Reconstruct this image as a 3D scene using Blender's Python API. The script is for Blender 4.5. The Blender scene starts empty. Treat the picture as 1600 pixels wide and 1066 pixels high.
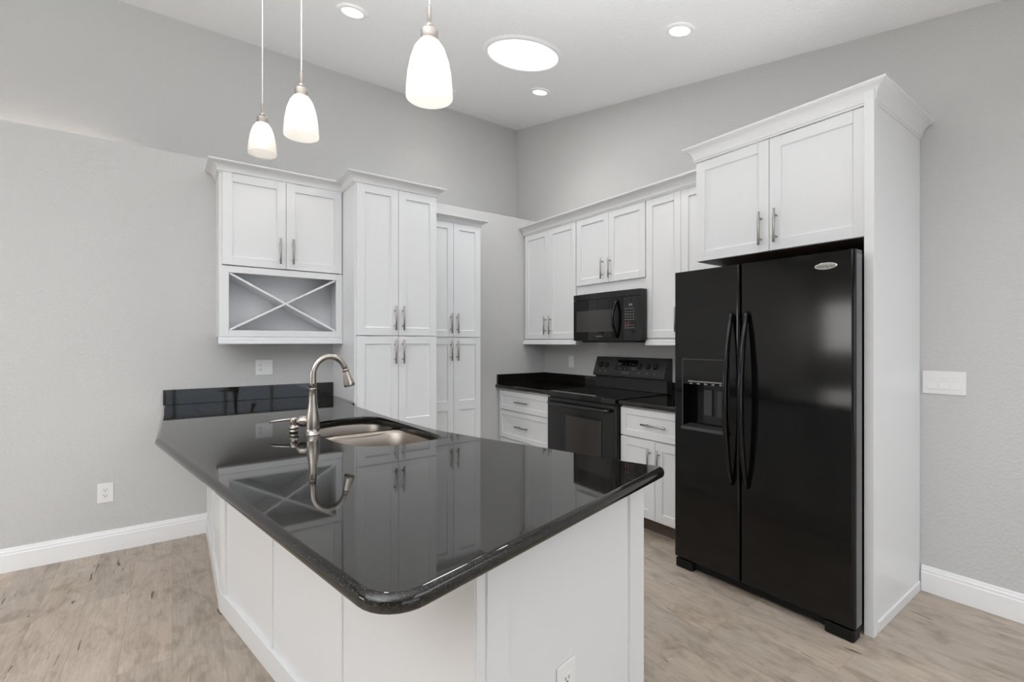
import bpy, bmesh, math, random
from mathutils import Vector, Matrix
C = bpy.context.scene.collection
SC = bpy.context.scene
PI = math.pi
random.seed(7)

# ------------------------------------------------------------------ camera, world, lights, exposure
FPX, YAW, CY, H = 734.9, math.radians(54.155), 534.4, 1.329
cam_d = bpy.data.cameras.new('camera'); cam = bpy.data.objects.new('camera', cam_d); C.objects.link(cam)
cam_d.sensor_width = 36.0
cam_d.lens = 36.0 * FPX / 1600.0
cam_d.shift_y = (CY - 533.0) / 1600.0
cam_d.clip_start = 0.02
cam.location = (0, 0, H)
cam.rotation_euler = (PI / 2, 0, YAW - PI / 2)
SC.camera = cam

w = bpy.data.worlds.new('world'); SC.world = w; w.use_nodes = True
w.node_tree.nodes['Background'].inputs['Color'].default_value = (0.75, 0.86, 1.0, 1)
w.node_tree.nodes['Background'].inputs['Strength'].default_value = 1.2
SC.view_settings.view_transform = 'Standard'
SC.view_settings.look = 'None'
SC.view_settings.exposure = -0.36
SC.view_settings.gamma = 1.0
SC.view_settings.use_curve_mapping = False
SC.cycles.use_denoising = True
SC.cycles.max_bounces = 10
SC.cycles.diffuse_bounces = 6
SC.cycles.sample_clamp_indirect = 6.0

def area(name, loc, aim, sx, sy, power, col=(1, 1, 1), spread=PI):
    l = bpy.data.lights.new(name, 'AREA'); l.shape = 'RECTANGLE'; l.size = sx; l.size_y = sy
    l.energy = power; l.color = col; l.spread = spread
    o = bpy.data.objects.new(name, l); C.objects.link(o); o.location = loc
    o.rotation_euler = (Vector(aim) - Vector(loc)).to_track_quat('-Z', 'Y').to_euler()
    return o
# daylight outside the sliding doors behind the camera and the window of the living room
area('daylight_rear', (0.9, -4.35, 1.15), (0.9, 0, 1.15), 3.6, 2.2, 36, (0.80, 0.90, 1.0))
area('daylight_side', (-5.35, 2.95, 1.6), (0, 2.95, 1.6), 1.7, 1.1, 55, (1.0, 0.95, 0.9))
# unseen overhead fills added for even light, left of and behind the camera
area('living_room_fill', (-2.7, 0.3, 2.55), (-2.7, 0.3, 0), 3.0, 3.0, 78, (0.945, 0.972, 1.0))
area('dining_fill', (2.15, -1.7, 2.50), (2.15, -1.7, 0), 2.1, 2.4, 46, (0.945, 0.972, 1.0))
# unseen upward fills, added to brighten the vaulted ceiling and bounce back
area('ceiling_bounce_fill', (-1.2, 0.6, 1.65), (-1.2, 0.61, 3.2), 2.0, 2.0, 118, (0.945, 0.972, 1.0), math.radians(140))
area('ceiling_bounce_fill', (0.9, 1.0, 1.50), (0.9, 1.01, 3.2), 2.2, 2.2, 27, (0.945, 0.972, 1.0), math.radians(128))
# warm cove light lying on the plant ledge at the far left
area('ledge_cove_light', (-1.55, 4.33, 2.63), (-1.55, 4.42, 2.72), 2.5, 0.03, 2.6, (1.0, 0.84, 0.74))

# ------------------------------------------------------------------ materials
def mat(name):
    m = bpy.data.materials.new(name); m.use_nodes = True
    nt = m.node_tree
    return m, nt, nt.nodes['Principled BSDF']
def plain(name, col, rough=0.5, metal=0.0, spec=0.5, coat=0.0):
    m, nt, b = mat(name)
    b.inputs['Base Color'].default_value = (*col, 1)
    b.inputs['Roughness'].default_value = rough
    b.inputs['Metallic'].default_value = metal
    b.inputs['Specular IOR Level'].default_value = spec
    b.inputs['Coat Weight'].default_value = coat
    return m
def N(nt, t, **k):
    n = nt.nodes.new(t)
    for a, v in k.items(): setattr(n, a, v)
    return n
def paint(name, col, rough, scale, strength, dist=0.002, spec=0.3):
    m, nt, b = mat(name)
    b.inputs['Base Color'].default_value = (*col, 1)
    b.inputs['Roughness'].default_value = rough
    b.inputs['Specular IOR Level'].default_value = spec
    g = N(nt, 'ShaderNodeNewGeometry')
    t = N(nt, 'ShaderNodeTexNoise'); t.inputs['Scale'].default_value = scale; t.inputs['Detail'].default_value = 3
    r = N(nt, 'ShaderNodeValToRGB'); r.color_ramp.elements[0].position = 0.38; r.color_ramp.elements[1].position = 0.66
    bp = N(nt, 'ShaderNodeBump'); bp.inputs['Strength'].default_value = strength; bp.inputs['Distance'].default_value = dist
    nt.links.new(g.outputs['Position'], t.inputs['Vector'])
    nt.links.new(t.outputs['Fac'], r.inputs['Fac']); nt.links.new(r.outputs['Color'], bp.inputs['Height'])
    nt.links.new(bp.outputs['Normal'], b.inputs['Normal'])
    return m
def emit(name, col, s):
    m, nt, b = mat(name)
    b.inputs['Base Color'].default_value = (*col, 1)
    b.inputs['Emission Color'].default_value = (*col, 1)
    b.inputs['Emission Strength'].default_value = s
    return m
def granite(name):
    m, nt, b = mat(name)
    g = N(nt, 'ShaderNodeNewGeometry')
    v = N(nt, 'ShaderNodeTexVoronoi'); v.inputs['Scale'].default_value = 560
    r = N(nt, 'ShaderNodeValToRGB')
    r.color_ramp.elements[0].position = 0.76; r.color_ramp.elements[0].color = (0, 0, 0, 1)
    r.color_ramp.elements[1].position = 0.98; r.color_ramp.elements[1].color = (1, 1, 1, 1)
    s = N(nt, 'ShaderNodeSeparateColor')
    n2 = N(nt, 'ShaderNodeTexNoise'); n2.inputs['Scale'].default_value = 90; n2.inputs['Detail'].default_value = 4
    r2 = N(nt, 'ShaderNodeValToRGB')
    r2.color_ramp.elements[0].position = 0.45; r2.color_ramp.elements[0].color = (0.003, 0.003, 0.003, 1)
    r2.color_ramp.elements[1].position = 0.75; r2.color_ramp.elements[1].color = (0.010, 0.009, 0.007, 1)
    mx = N(nt, 'ShaderNodeMix', data_type='RGBA')
    mx.inputs[7].default_value = (0.045, 0.040, 0.031, 1)
    L = nt.links.new
    L(g.outputs['Position'], v.inputs['Vector']); L(g.outputs['Position'], n2.inputs['Vector'])
    L(v.outputs['Color'], s.inputs['Color']); L(s.outputs[0], r.inputs['Fac'])
    L(n2.outputs['Fac'], r2.inputs['Fac']); L(r.outputs['Color'], mx.inputs[0]); L(r2.outputs['Color'], mx.inputs[6])
    L(mx.outputs[2], b.inputs['Base Color'])
    b.inputs['Roughness'].default_value = 0.035
    b.inputs['IOR'].default_value = 1.58
    return m
def floor_mat():
    m, nt, b = mat('vinyl_plank'); L = nt.links.new
    g = N(nt, 'ShaderNodeNewGeometry'); sp = N(nt, 'ShaderNodeSeparateXYZ'); L(g.outputs['Position'], sp.inputs[0])
    cb = N(nt, 'ShaderNodeCombineXYZ'); L(sp.outputs['Y'], cb.inputs['X']); L(sp.outputs['X'], cb.inputs['Y'])
    br = N(nt, 'ShaderNodeTexBrick'); br.offset = 0.37; br.offset_frequency = 2
    br.inputs['Scale'].default_value = 1.0; br.inputs['Brick Width'].default_value = 1.22; br.inputs['Row Height'].default_value = 0.18
    br.inputs['Mortar Size'].default_value = 0.0006; br.inputs['Mortar Smooth'].default_value = 0.2
    br.inputs['Color1'].default_value = (0, 0, 0, 1); br.inputs['Color2'].default_value = (1, 1, 1, 1); br.inputs['Mortar'].default_value = (0.5, 0.5, 0.5, 1)
    L(cb.outputs[0], br.inputs['Vector'])
    # each plank gets its own slice of the grain
    ad = N(nt, 'ShaderNodeVectorMath', operation='MULTIPLY_ADD')
    sc = N(nt, 'ShaderNodeVectorMath', operation='MULTIPLY'); sc.inputs[1].default_value = (1.0, 1.0, 1.0)
    L(br.outputs['Color'], ad.inputs[0]); ad.inputs[1].default_value = (7.3, 3.1, 11.7); L(cb.outputs[0], ad.inputs[2])
    def noise(scale, vec, det=6, rough=0.6, dist=0.0):
        mp = N(nt, 'ShaderNodeMapping'); mp.inputs['Scale'].default_value = vec
        L(ad.outputs[0], mp.inputs[0])
        t = N(nt, 'ShaderNodeTexNoise'); t.inputs['Scale'].default_value = scale; t.inputs['Detail'].default_value = det
        t.inputs['Roughness'].default_value = rough; t.inputs['Distortion'].default_value = dist
        L(mp.outputs[0], t.inputs['Vector']); return t
    fine = noise(1.0, (9, 110, 1), 8, 0.7, 0.6)
    broad = noise(1.0, (2.6, 9, 1), 6, 0.62, 1.6)
    blot = noise(1.0, (5.0, 9.0, 1), 5, 0.6, 1.0)
    crack = noise(1.0, (3.0, 24, 1), 5, 0.55, 1.6)
    r1 = N(nt, 'ShaderNodeValToRGB')
    e = r1.color_ramp.elements
    e[0].position = 0.25; e[0].color = (0.360, 0.298, 0.238, 1)
    e[1].position = 0.72; e[1].color = (0.545, 0.470, 0.392, 1)
    k = e.new(0.5); k.color = (0.485, 0.413, 0.343, 1)
    L(broad.outputs['Fac'], r1.inputs['Fac'])
    def mixc(mode, fac, a, bcol):
        x = N(nt, 'ShaderNodeMix', data_type='RGBA', blend_type=mode)
        if isinstance(fac, float): x.inputs[0].default_value = fac
        else: L(fac, x.inputs[0])
        L(a, x.inputs[6])
        if isinstance(bcol, tuple): x.inputs[7].default_value = bcol
        else: L(bcol, x.inputs[7])
        return x.outputs[2]
    rf = N(nt, 'ShaderNodeValToRGB'); rf.color_ramp.elements[0].position = 0.3; rf.color_ramp.elements[0].color = (0.70, 0.70, 0.70, 1)
    rf.color_ramp.elements[1].position = 0.65; rf.color_ramp.elements[1].color = (1.06, 1.06, 1.06, 1)
    L(fine.outputs['Fac'], rf.inputs['Fac'])
    c = mixc('MULTIPLY', 0.75, r1.outputs[0], rf.outputs[0])
    rb = N(nt, 'ShaderNodeValToRGB'); rb.color_ramp.elements[0].position = 0.28; rb.color_ramp.elements[0].color = (0.66, 0.62, 0.57, 1)
    rb.color_ramp.elements[1].position = 0.5; rb.color_ramp.elements[1].color = (1, 1, 1, 1)
    L(blot.outputs['Fac'], rb.inputs['Fac'])
    c = mixc('MULTIPLY', 0.8, c, rb.outputs[0])
    rp = N(nt, 'ShaderNodeValToRGB'); rp.color_ramp.elements[0].color = (0.91, 0.91, 0.91, 1); rp.color_ramp.elements[1].color = (1.07, 1.06, 1.05, 1)
    L(br.outputs['Color'], rp.inputs['Fac'])
    c = mixc('MULTIPLY', 1.0, c, rp.outputs[0])
    rc = N(nt, 'ShaderNodeValToRGB'); rc.color_ramp.elements[0].position = 0.295; rc.color_ramp.elements[0].color = (1, 1, 1, 1)
    rc.color_ramp.elements[1].position = 0.328; rc.color_ramp.elements[1].color = (0, 0, 0, 1)
    L(crack.outputs['Fac'], rc.inputs['Fac'])
    c = mixc('MIX', rc.outputs[0], c, (0.10, 0.078, 0.06, 1))
    sm = N(nt, 'ShaderNodeMath', operation='MULTIPLY'); L(br.outputs['Fac'], sm.inputs[0]); sm.inputs[1].default_value = 0.55
    c = mixc('MIX', sm.outputs[0], c, (0.13, 0.105, 0.085, 1))
    L(c, b.inputs['Base Color'])
    b.inputs['Roughness'].default_value = 0.42; b.inputs['Specular IOR Level'].default_value = 0.35
    bp = N(nt, 'ShaderNodeBump'); bp.inputs['Strength'].default_value = 0.15; bp.inputs['Distance'].default_value = 0.001
    L(fine.outputs['Fac'], bp.inputs['Height']); L(bp.outputs['Normal'], b.inputs['Normal'])
    return m
def brushed(name, col, rough, vec):
    m, nt, b = mat(name); L = nt.links.new
    b.inputs['Base Color'].default_value = (*col, 1); b.inputs['Metallic'].default_value = 1.0
    g = N(nt, 'ShaderNodeNewGeometry'); mp = N(nt, 'ShaderNodeMapping'); mp.inputs['Scale'].default_value = vec
    t = N(nt, 'ShaderNodeTexNoise'); t.inputs['Scale'].default_value = 1; t.inputs['Detail'].default_value = 3
    r = N(nt, 'ShaderNodeMapRange'); r.inputs['To Min'].default_value = rough * 0.75; r.inputs['To Max'].default_value = rough * 1.3
    L(g.outputs['Position'], mp.inputs[0]); L(mp.outputs[0], t.inputs['Vector']); L(t.outputs['Fac'], r.inputs['Value'])
    L(r.outputs[0], b.inputs['Roughness'])
    return m
def shade_glass(name):
    m, nt, b = mat(name); L = nt.links.new
    b.inputs['Base Color'].default_value = (0.95, 0.93, 0.90, 1); b.inputs['Roughness'].default_value = 0.35
    tr = N(nt, 'ShaderNodeBsdfTranslucent'); tr.inputs['Color'].default_value = (1.0, 0.97, 0.93, 1)
    tp = N(nt, 'ShaderNodeBsdfTransparent')
    m1 = N(nt, 'ShaderNodeMixShader'); m1.inputs[0].default_value = 0.55
    m2 = N(nt, 'ShaderNodeMixShader'); m2.inputs[0].default_value = 0.30
    out = nt.nodes['Material Output']
    L(b.outputs[0], m1.inputs[1]); L(tr.outputs[0], m1.inputs[2])
    L(m1.outputs[0], m2.inputs[1]); L(tp.outputs[0], m2.inputs[2]); L(m2.outputs[0], out.inputs[0])
    return m
def pane_glass(name):
    m, nt, b = mat(name); L = nt.links.new
    gl = N(nt, 'ShaderNodeBsdfGlossy'); gl.inputs['Roughness'].default_value = 0.0
    tp = N(nt, 'ShaderNodeBsdfTransparent'); mx = N(nt, 'ShaderNodeMixShader'); mx.inputs[0].default_value = 0.06
    L(tp.outputs[0], mx.inputs[1]); L(gl.outputs[0], mx.inputs[2]); L(mx.outputs[0], nt.nodes['Material Output'].inputs[0])
    return m

M = {}
M['wall'] = paint('wall_paint', (0.615, 0.615, 0.607), 0.75, 75, 0.42, 0.003)
M['ceil'] = paint('ceiling_paint', (0.90, 0.90, 0.905), 0.85, 55, 0.4, 0.004)
M['white'] = plain('cabinet_white', (0.805, 0.812, 0.82), 0.32, spec=0.4)
M['trim'] = plain('trim_white', (0.92, 0.922, 0.925), 0.4)
M['plate'] = plain('white_plastic', (0.86, 0.86, 0.85), 0.3)
M['plate_dark'] = plain('plastic_slot', (0.05, 0.05, 0.05), 0.5)
M['granite'] = granite('black_granite')
M['floor'] = floor_mat()
M['gloss'] = plain('black_gloss', (0.003, 0.003, 0.003), 0.10, spec=0.42)
M['black'] = plain('black_enamel', (0.010, 0.010, 0.010), 0.18)
M['matte'] = plain('black_plastic', (0.012, 0.012, 0.013), 0.45)
M['matte_low'] = plain('black_rubberised', (0.006, 0.006, 0.006), 0.5, spec=0.25)
M['panel_black'] = plain('black_control_panel', (0.032, 0.032, 0.032), 0.3)
M['glass_black'] = plain('black_glass', (0.004, 0.004, 0.004), 0.03)
M['oven_window'] = plain('oven_window', (0.035, 0.030, 0.027), 0.05)
M['micro_window'] = plain('microwave_window', (0.045, 0.044, 0.042), 0.12)
M['dkgrey'] = plain('dark_grey_plastic', (0.04, 0.04, 0.042), 0.35)
M['gasket'] = plain('door_edge_grey', (0.13, 0.13, 0.135), 0.4)
M['nickel'] = plain('brushed_nickel', (0.50, 0.455, 0.41), 0.26, 1.0)
M['pull'] = plain('satin_nickel', (0.40, 0.385, 0.36), 0.32, 1.0)
M['steel'] = plain('stainless_steel', (0.36, 0.320, 0.283), 0.40, 1.0)
M['chrome'] = plain('chrome', (0.85, 0.84, 0.82), 0.12, 1.0)
M['mark'] = plain('printed_marks', (0.24, 0.24, 0.24), 0.5)
M['markred'] = plain('printed_marks_red', (0.16, 0.04, 0.04), 0.5)
M['inked'] = plain('emblem_ink', (0.03, 0.03, 0.03), 0.4)
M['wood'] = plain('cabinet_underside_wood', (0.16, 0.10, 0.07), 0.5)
M['ringgrey'] = plain('burner_print', (0.03, 0.03, 0.03), 0.2)
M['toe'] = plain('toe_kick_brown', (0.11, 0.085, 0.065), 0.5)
M['shade'] = shade_glass('frosted_glass_shade')
M['bulb'] = emit('lamp_bulb', (1.0, 0.94, 0.86), 2.6)
M['led'] = emit('recessed_led', (1.0, 0.95, 0.86), 7.0)
M['sky'] = emit('skylight_diffuser', (0.97, 0.985, 1.0), 1.25)
M['cord'] = plain('white_cord', (0.85, 0.85, 0.85), 0.5)
M['glass'] = pane_glass('window_glass')

# ------------------------------------------------------------------ mesh helpers
class B:
    def __init__(s): s.bm = bmesh.new()
    def face(s, vs, smooth=False):
        try:
            f = s.bm.faces.new(vs); f.smooth = smooth; return f
        except ValueError: return None
    def box(s, x0, x1, y0, y1, z0, z1):
        v = [s.bm.verts.new(p) for p in ((x0,y0,z0),(x1,y0,z0),(x1,y1,z0),(x0,y1,z0),(x0,y0,z1),(x1,y0,z1),(x1,y1,z1),(x0,y1,z1))]
        for q in ((0,3,2,1),(4,5,6,7),(0,1,5,4),(1,2,6,5),(2,3,7,6),(3,0,4,7)): s.face([v[i] for i in q])
        return s
    def prism(s, pts, z0, z1, smooth=False):
        a = [s.bm.verts.new((p[0], p[1], z0)) for p in pts]; b = [s.bm.verts.new((p[0], p[1], z1)) for p in pts]
        n = len(pts); s.face(a[::-1]); s.face(b)
        for i in range(n): s.face([a[i], a[(i+1)%n], b[(i+1)%n], b[i]], smooth)
        return s
    def hexa(s, p8):
        v = [s.bm.verts.new(p) for p in p8]
        for q in ((0,3,2,1),(4,5,6,7),(0,1,5,4),(1,2,6,5),(2,3,7,6),(3,0,4,7)): s.face([v[i] for i in q])
        return s
    def extrude_x(s, yz, x0, x1, smooth=False):
        a = [s.bm.verts.new((x0, p[0], p[1])) for p in yz]; b = [s.bm.verts.new((x1, p[0], p[1])) for p in yz]
        n = len(yz); s.face(a[::-1]); s.face(b)
        for i in range(n): s.face([a[i], a[(i+1)%n], b[(i+1)%n], b[i]], smooth)
        return s
    def rings(s, rings, cap0=True, cap1=True, smooth=True):
        R = [[s.bm.verts.new(p) for p in r] for r in rings]; n = len(R[0])
        for a, b in zip(R[:-1], R[1:]):
            for i in range(n): s.face([a[i], a[(i+1)%n], b[(i+1)%n], b[i]], smooth)
        if cap0: s.face(R[0][::-1])
        if cap1: s.face(R[-1])
        return s
    def tube(s, path, rad, seg=14, flat=1.0):
        path = [Vector(p) for p in path]; n = len(path)
        if not hasattr(rad, '__len__'): rad = [rad] * n
        up = None; out = []
        for i, p in enumerate(path):
            t = (path[min(i+1, n-1)] - path[max(i-1, 0)]).normalized()
            if up is None:
                up = Vector((0, 0, 1)) if abs(t.z) < 0.9 else Vector((0, 1, 0))
            sx = t.cross(up).normalized(); up = sx.cross(t).normalized()
            out.append([p + rad[i] * (math.cos(a) * sx + flat * math.sin(a) * up) for a in (2*PI*k/seg for k in range(seg))])
        return s.rings(out)
    def lathe(s, prof, c=(0, 0, 0), axis=(0, 0, 1), seg=28, cap0=True, cap1=True, smooth=True):
        ax = Vector(axis).normalized(); q = Vector((0, 0, 1)).rotation_difference(ax); c = Vector(c)
        return s.rings([[c + q @ Vector((r*math.cos(a), r*math.sin(a), z)) for a in (2*PI*k/seg for k in range(seg))] for r, z in prof], cap0, cap1, smooth)
    def sweep(s, path, prof, closed_prof=True):
        # profile (out, up) swept along a horizontal polyline; out is to the right of the travel direction
        P = [Vector((p[0], p[1])) for p in path]; z = path[0][2]; n = len(P); R = []
        for i in range(n):
            d0 = (P[i] - P[i-1]).normalized() if i else None
            d1 = (P[i+1] - P[i]).normalized() if i < n-1 else None
            nr = lambda d: Vector((d.y, -d.x))
            if d0 is None: m = nr(d1)
            elif d1 is None: m = nr(d0)
            else:
                b = (nr(d0) + nr(d1)).normalized(); m = b / max(0.2, b.dot(nr(d0)))
            R.append([(P[i].x + m.x*o, P[i].y + m.y*o, z + u) for o, u in prof])
        return s.rings(R, smooth=False)
    def build(s, name, m, parent=None, bevel=0.0, seg=2):
        bmesh.ops.recalc_face_normals(s.bm, faces=s.bm.faces)
        me = bpy.data.meshes.new(name); s.bm.to_mesh(me); s.bm.free()
        return link(name, me, m, parent, bevel, seg)
def link(name, me, m, parent=None, bevel=0.0, seg=2):
    o = bpy.data.objects.new(name, me); C.objects.link(o); me.materials.append(m)
    if parent: o.parent = parent
    if bevel:
        b = o.modifiers.new('bevel', 'BEVEL'); b.width = bevel; b.segments = seg; b.limit_method = 'ANGLE'; b.angle_limit = math.radians(40)
    return o
def tag(o, label, cat, group=None):
    o['label'] = label; o['category'] = cat
    if group: o['group'] = group
    return o
def thing(name, label, cat, loc=(0, 0, 0), rz=0.0, group=None):
    o = bpy.data.objects.new(name, None); C.objects.link(o); o.location = loc; o.rotation_euler = (0, 0, rz)
    o.empty_display_size = 0.05
    return tag(o, label, cat, group)
def struct(o): o['kind'] = 'structure'; return o
def inset(poly, d):
    # polygon moved inwards by d (counter-clockwise or clockwise input)
    n = len(poly); A = sum(poly[i-1][0]*poly[i][1] - poly[i][0]*poly[i-1][1] for i in range(n)); sg = 1 if A > 0 else -1; out = []
    for i in range(n):
        p0, p1, p2 = Vector(poly[i-1]), Vector(poly[i]), Vector(poly[(i+1) % n])
        d0 = (p1 - p0).normalized(); d1 = (p2 - p1).normalized()
        n0 = Vector((-d0.y, d0.x)); bb = (n0 + Vector((-d1.y, d1.x))).normalized()
        q = p1 + bb * sg * d / max(0.35, bb.dot(n0)); out.append((q.x, q.y))
    return out
def slab(name, outer, hole, thick, r, ztop, m, parent, rh=0.003):
    # stone slab with a bullnose outer edge and, if any, a nearly square polished cut-out
    from mathutils.geometry import tessellate_polygon
    def dedupe(P):
        Q = []
        for p in P:
            if not Q or (Vector(p) - Vector(Q[-1])).length > 1e-4: Q.append(tuple(p))
        if (Vector(Q[0]) - Vector(Q[-1])).length < 1e-4: Q.pop()
        return Q
    outer = dedupe(outer); b = B(); bm = b.bm; zb = ztop - thick
    def profile(r, n=6):
        up = [(r - r*math.sin(k*PI/2/n), -(r - r*math.cos(k*PI/2/n))) for k in range(n + 1)]
        return [(d, ztop + z) for d, z in up], [(d, zb - z) for d, z in up[::-1]]
    def edge(P, r, sgn, n):
        u, l = profile(r, n)
        R = [[bm.verts.new((q[0], q[1], z)) for q in (inset(P, d*sgn) if d > 1e-6 else P)] for d, z in u[::-1] * 0 + [(x[0], x[1]) for x in u[0:]]]
        R = [R[-1 - i] for i in range(len(R))][::-1]
        R2 = [[bm.verts.new((q[0], q[1], z)) for q in (inset(P, d*sgn) if d > 1e-6 else P)] for d, z in l]
        R = R + R2; k = len(P)
        for a_, c_ in zip(R[:-1], R[1:]):
            for i in range(k): b.face([a_[i], a_[(i+1) % k], c_[(i+1) % k], c_[i]], True)
        return R[0], R[-1]
    loops = [edge(outer, r, 1, 6)]
    if hole: loops.append(edge(dedupe(hole), rh, -1, 3))
    for j in (0, 1):
        vs = [v for L_ in loops for v in L_[j]]
        for tri in tessellate_polygon([[v.co.copy() for v in L_[j]] for L_ in loops]): b.face([vs[i] for i in tri], False)
    bmesh.ops.recalc_face_normals(bm, faces=bm.faces)
    for e in bm.edges:
        if len(e.link_faces) == 2 and e.calc_face_angle(0) > 0.6: e.smooth = False
        if any(abs(f.normal.z) > 0.99999 for f in e.link_faces): e.smooth = False
    return b.build(name, m, parent)
def text(name, body, size, mtx, m, parent, depth=0.0004):
    cu = bpy.data.curves.new(name, 'FONT'); cu.body = body; cu.size = size; cu.align_x = 'CENTER'; cu.align_y = 'CENTER'; cu.extrude = depth
    t = bpy.data.objects.new('tmp', cu); C.objects.link(t)
    dg = bpy.context.evaluated_depsgraph_get(); dg.update()
    me = bpy.data.meshes.new_from_object(t.evaluated_get(dg)); me.name = name
    bpy.data.objects.remove(t); bpy.data.curves.remove(cu)
    me.materials.clear(); me.transform(mtx)
    return link(name, me, m, parent)
def fillet(pts, rads, seg=8):
    out = []; n = len(pts)
    for i, p in enumerate(pts):
        r = rads[i] if hasattr(rads, '__len__') else rads
        p = Vector(p[:2]); a = (Vector(pts[i-1][:2]) - p); b = (Vector(pts[(i+1) % n][:2]) - p)
        if r <= 0: out.append((p.x, p.y)); continue
        la, lb = a.length, b.length; a.normalize(); b.normalize()
        ang = math.acos(max(-1, min(1, a.dot(b)))); t = min(r / math.tan(ang / 2), 0.48*la, 0.48*lb); rr = t * math.tan(ang / 2)
        c = p + (a + b).normalized() * (rr / math.sin(ang / 2))
        s, e = p + a*t - c, p + b*t - c
        a0 = math.atan2(s.y, s.x); a1 = math.atan2(e.y, e.x); d = (a1 - a0 + PI) % (2*PI) - PI
        for k in range(seg + 1):
            th = a0 + d*k/seg; out.append((c.x + rr*math.cos(th), c.y + rr*math.sin(th)))
    return out
def smooth_closed(pts, sub=6):
    out = []; n = len(pts); V = [Vector(p) for p in pts]
    for i in range(n):
        a, b, c, d = V[i-1], V[i], V[(i+1) % n], V[(i+2) % n]
        for k in range(sub):
            t = k / sub
            out.append(tuple(0.5*((2*b) + (c-a)*t + (2*a-5*b+4*c-d)*t*t + (3*b-a-3*c+d)*t**3)))
    return out

def print_on(o, bb, m):
    # printed marks: surface pattern inside the part's own mesh, second material slot
    o.data.materials.append(m); k = len(o.data.materials) - 1
    bm = bmesh.new(); bm.from_mesh(o.data)
    for f in bb.bm.faces:
        g = bm.faces.new([bm.verts.new(v.co) for v in f.verts]); g.material_index = k
    bm.to_mesh(o.data); bm.free(); bb.bm.free()

# ------------------------------------------------------------------ cabinet kit (local: x right, y into the wall, z up; front at y=0)
def shaker(x0, x1, z0, z1, rail=0.057, yf=-0.020, yb=-0.001, rec=0.009, mids=()):
    b = B(); bm = b.bm
    cells = []; zs = [z0 + rail] + [q for m_ in mids for q in (m_[0], m_[1])] + [z1 - rail]
    for i in range(0, len(zs), 2): cells.append((x0 + rail, x1 - rail, zs[i], zs[i+1]))
    b.box(x0, x1, yf + rec, yb, z0, z1)
    # frame pieces
    b.box(x0, x0 + rail, yf, yf + rec, z0, z1); b.box(x1 - rail, x1, yf, yf + rec, z0, z1)
    prev = z0
    for (a, c_, lo, hi) in cells:
        b.box(a, c_, yf, yf + rec, prev, lo); prev = hi
    b.box(x0 + rail, x1 - rail, yf, yf + rec, prev, z1)
    for (a, c_, lo, hi) in cells:   # small inner chamfer
        e = 0.004
        A = [(a, lo), (c_, lo), (c_, hi), (a, hi)]; I = [(a+e, lo+e), (c_-e, lo+e), (c_-e, hi-e), (a+e, hi-e)]
        va = [bm.verts.new((p[0], yf + 0.004, p[1])) for p in A]; vi = [bm.verts.new((p[0], yf + rec, p[1])) for p in I]
        for k in range(4): b.face([va[k], va[(k+1)%4], vi[(k+1)%4], vi[k]])
    bmesh.ops.remove_doubles(bm, verts=bm.verts, dist=1e-6)
    return b
def bar_pull(b, p, L, d, stand=0.032, r=0.0066):
    # bar handle centred at p (on the door face), long axis d ('x' or 'z'), standing off toward -y
    x, y, z = p; ax = Vector((1, 0, 0)) if d == 'x' else Vector((0, 0, 1)); c = Vector((x, y - stand, z))
    b.tube([c - ax*L/2, c - ax*(L/2 - 0.001), c + ax*(L/2 - 0.001), c + ax*L/2], [r*0.8, r, r, r*0.8], 12)
    for s in (-1, 1):
        q = c + ax*s*L*0.31
        b.tube([q, q + Vector((0, stand, 0))], r*0.75, 10)
    return b
HN = 0.178
def door(par, x0, x1, z0, z1, hx=None, hz=None, label=None, mids=(), hl=HN, rail=0.057):
    o = shaker(x0, x1, z0, z1, rail, mids=mids).build('door', M['white'], par, 0.0012)
    if hx is not None: bar_pull(B(), (hx, -0.020, hz), hl, 'z').build('handle', M['pull'], o)
    return o
def drawer(par, x0, x1, z0, z1, hl=0.2, rail=0.045):
    o = shaker(x0, x1, z0, z1, rail).build('drawer', M['white'], par, 0.0012)
    bar_pull(B(), ((x0+x1)/2, -0.020, (z0+z1)/2), hl, 'x').build('handle', M['pull'], o)
    return o
def crown_prof(h, out):
    s = [(0, 0), (0.10, 0), (0.10, 0.10), (0.20, 0.13), (0.20, 0.20)]
    for k in range(1, 8):
        a = k / 8 * PI / 2; s.append((0.20 + 0.66*(1 - math.cos(a)), 0.20 + 0.62*math.sin(a)))
    s += [(0.90, 0.84), (0.90, 0.88), (1.0, 0.90), (1.0, 1.0), (0, 1.0)]
    return [(o*out, u*h) for o, u in s]

# ------------------------------------------------------------------ the room
YL, XR, YU = 3.91, 3.261, 4.425
XL, YB = -5.0, -4.0
CZ = lambda y: 3.80 - 0.205 * (YU - y)
YK = -1.5; ZK = CZ(YK)
struct(B().box(XL - 0.2, XR + 0.2, YB - 0.2, YU + 0.2, -0.12, 0).build('floor', M['floor']))
b = B()
b.extrude_x([(YU + 0.2, CZ(YU + 0.2)), (YK, ZK), (YB - 0.2, ZK), (YB - 0.2, ZK + 0.15), (YK, ZK + 0.15), (YU + 0.2, CZ(YU + 0.2) + 0.15)], XL - 0.2, XR + 0.2)
struct(b.build('ceiling', M['ceil']))
struct(B().box(XL, XR, YL, YU, 0, 2.61).build('wall_left', M['wall'], None, 0.006, 3))
struct(B().box(XL - 0.2, XR + 0.2, YU, YU + 0.18, 0, CZ(YU) + 0.02).build('wall_back', M['wall']))
def slope_wall(x0, x1, y0, y1):
    yz = [(y0, 0), (y1, 0), (y1, CZ(y1) + 0.02)]
    if y0 < YK < y1: yz.append((YK, ZK + 0.02))
    yz.append((y0, (CZ(y0) if y0 > YK else ZK) + 0.02))
    return B().extrude_x(yz, x0, x1)
struct(slope_wall(XR, XR + 0.18, YB, YU).build('wall_right', M['wall']))
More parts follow.
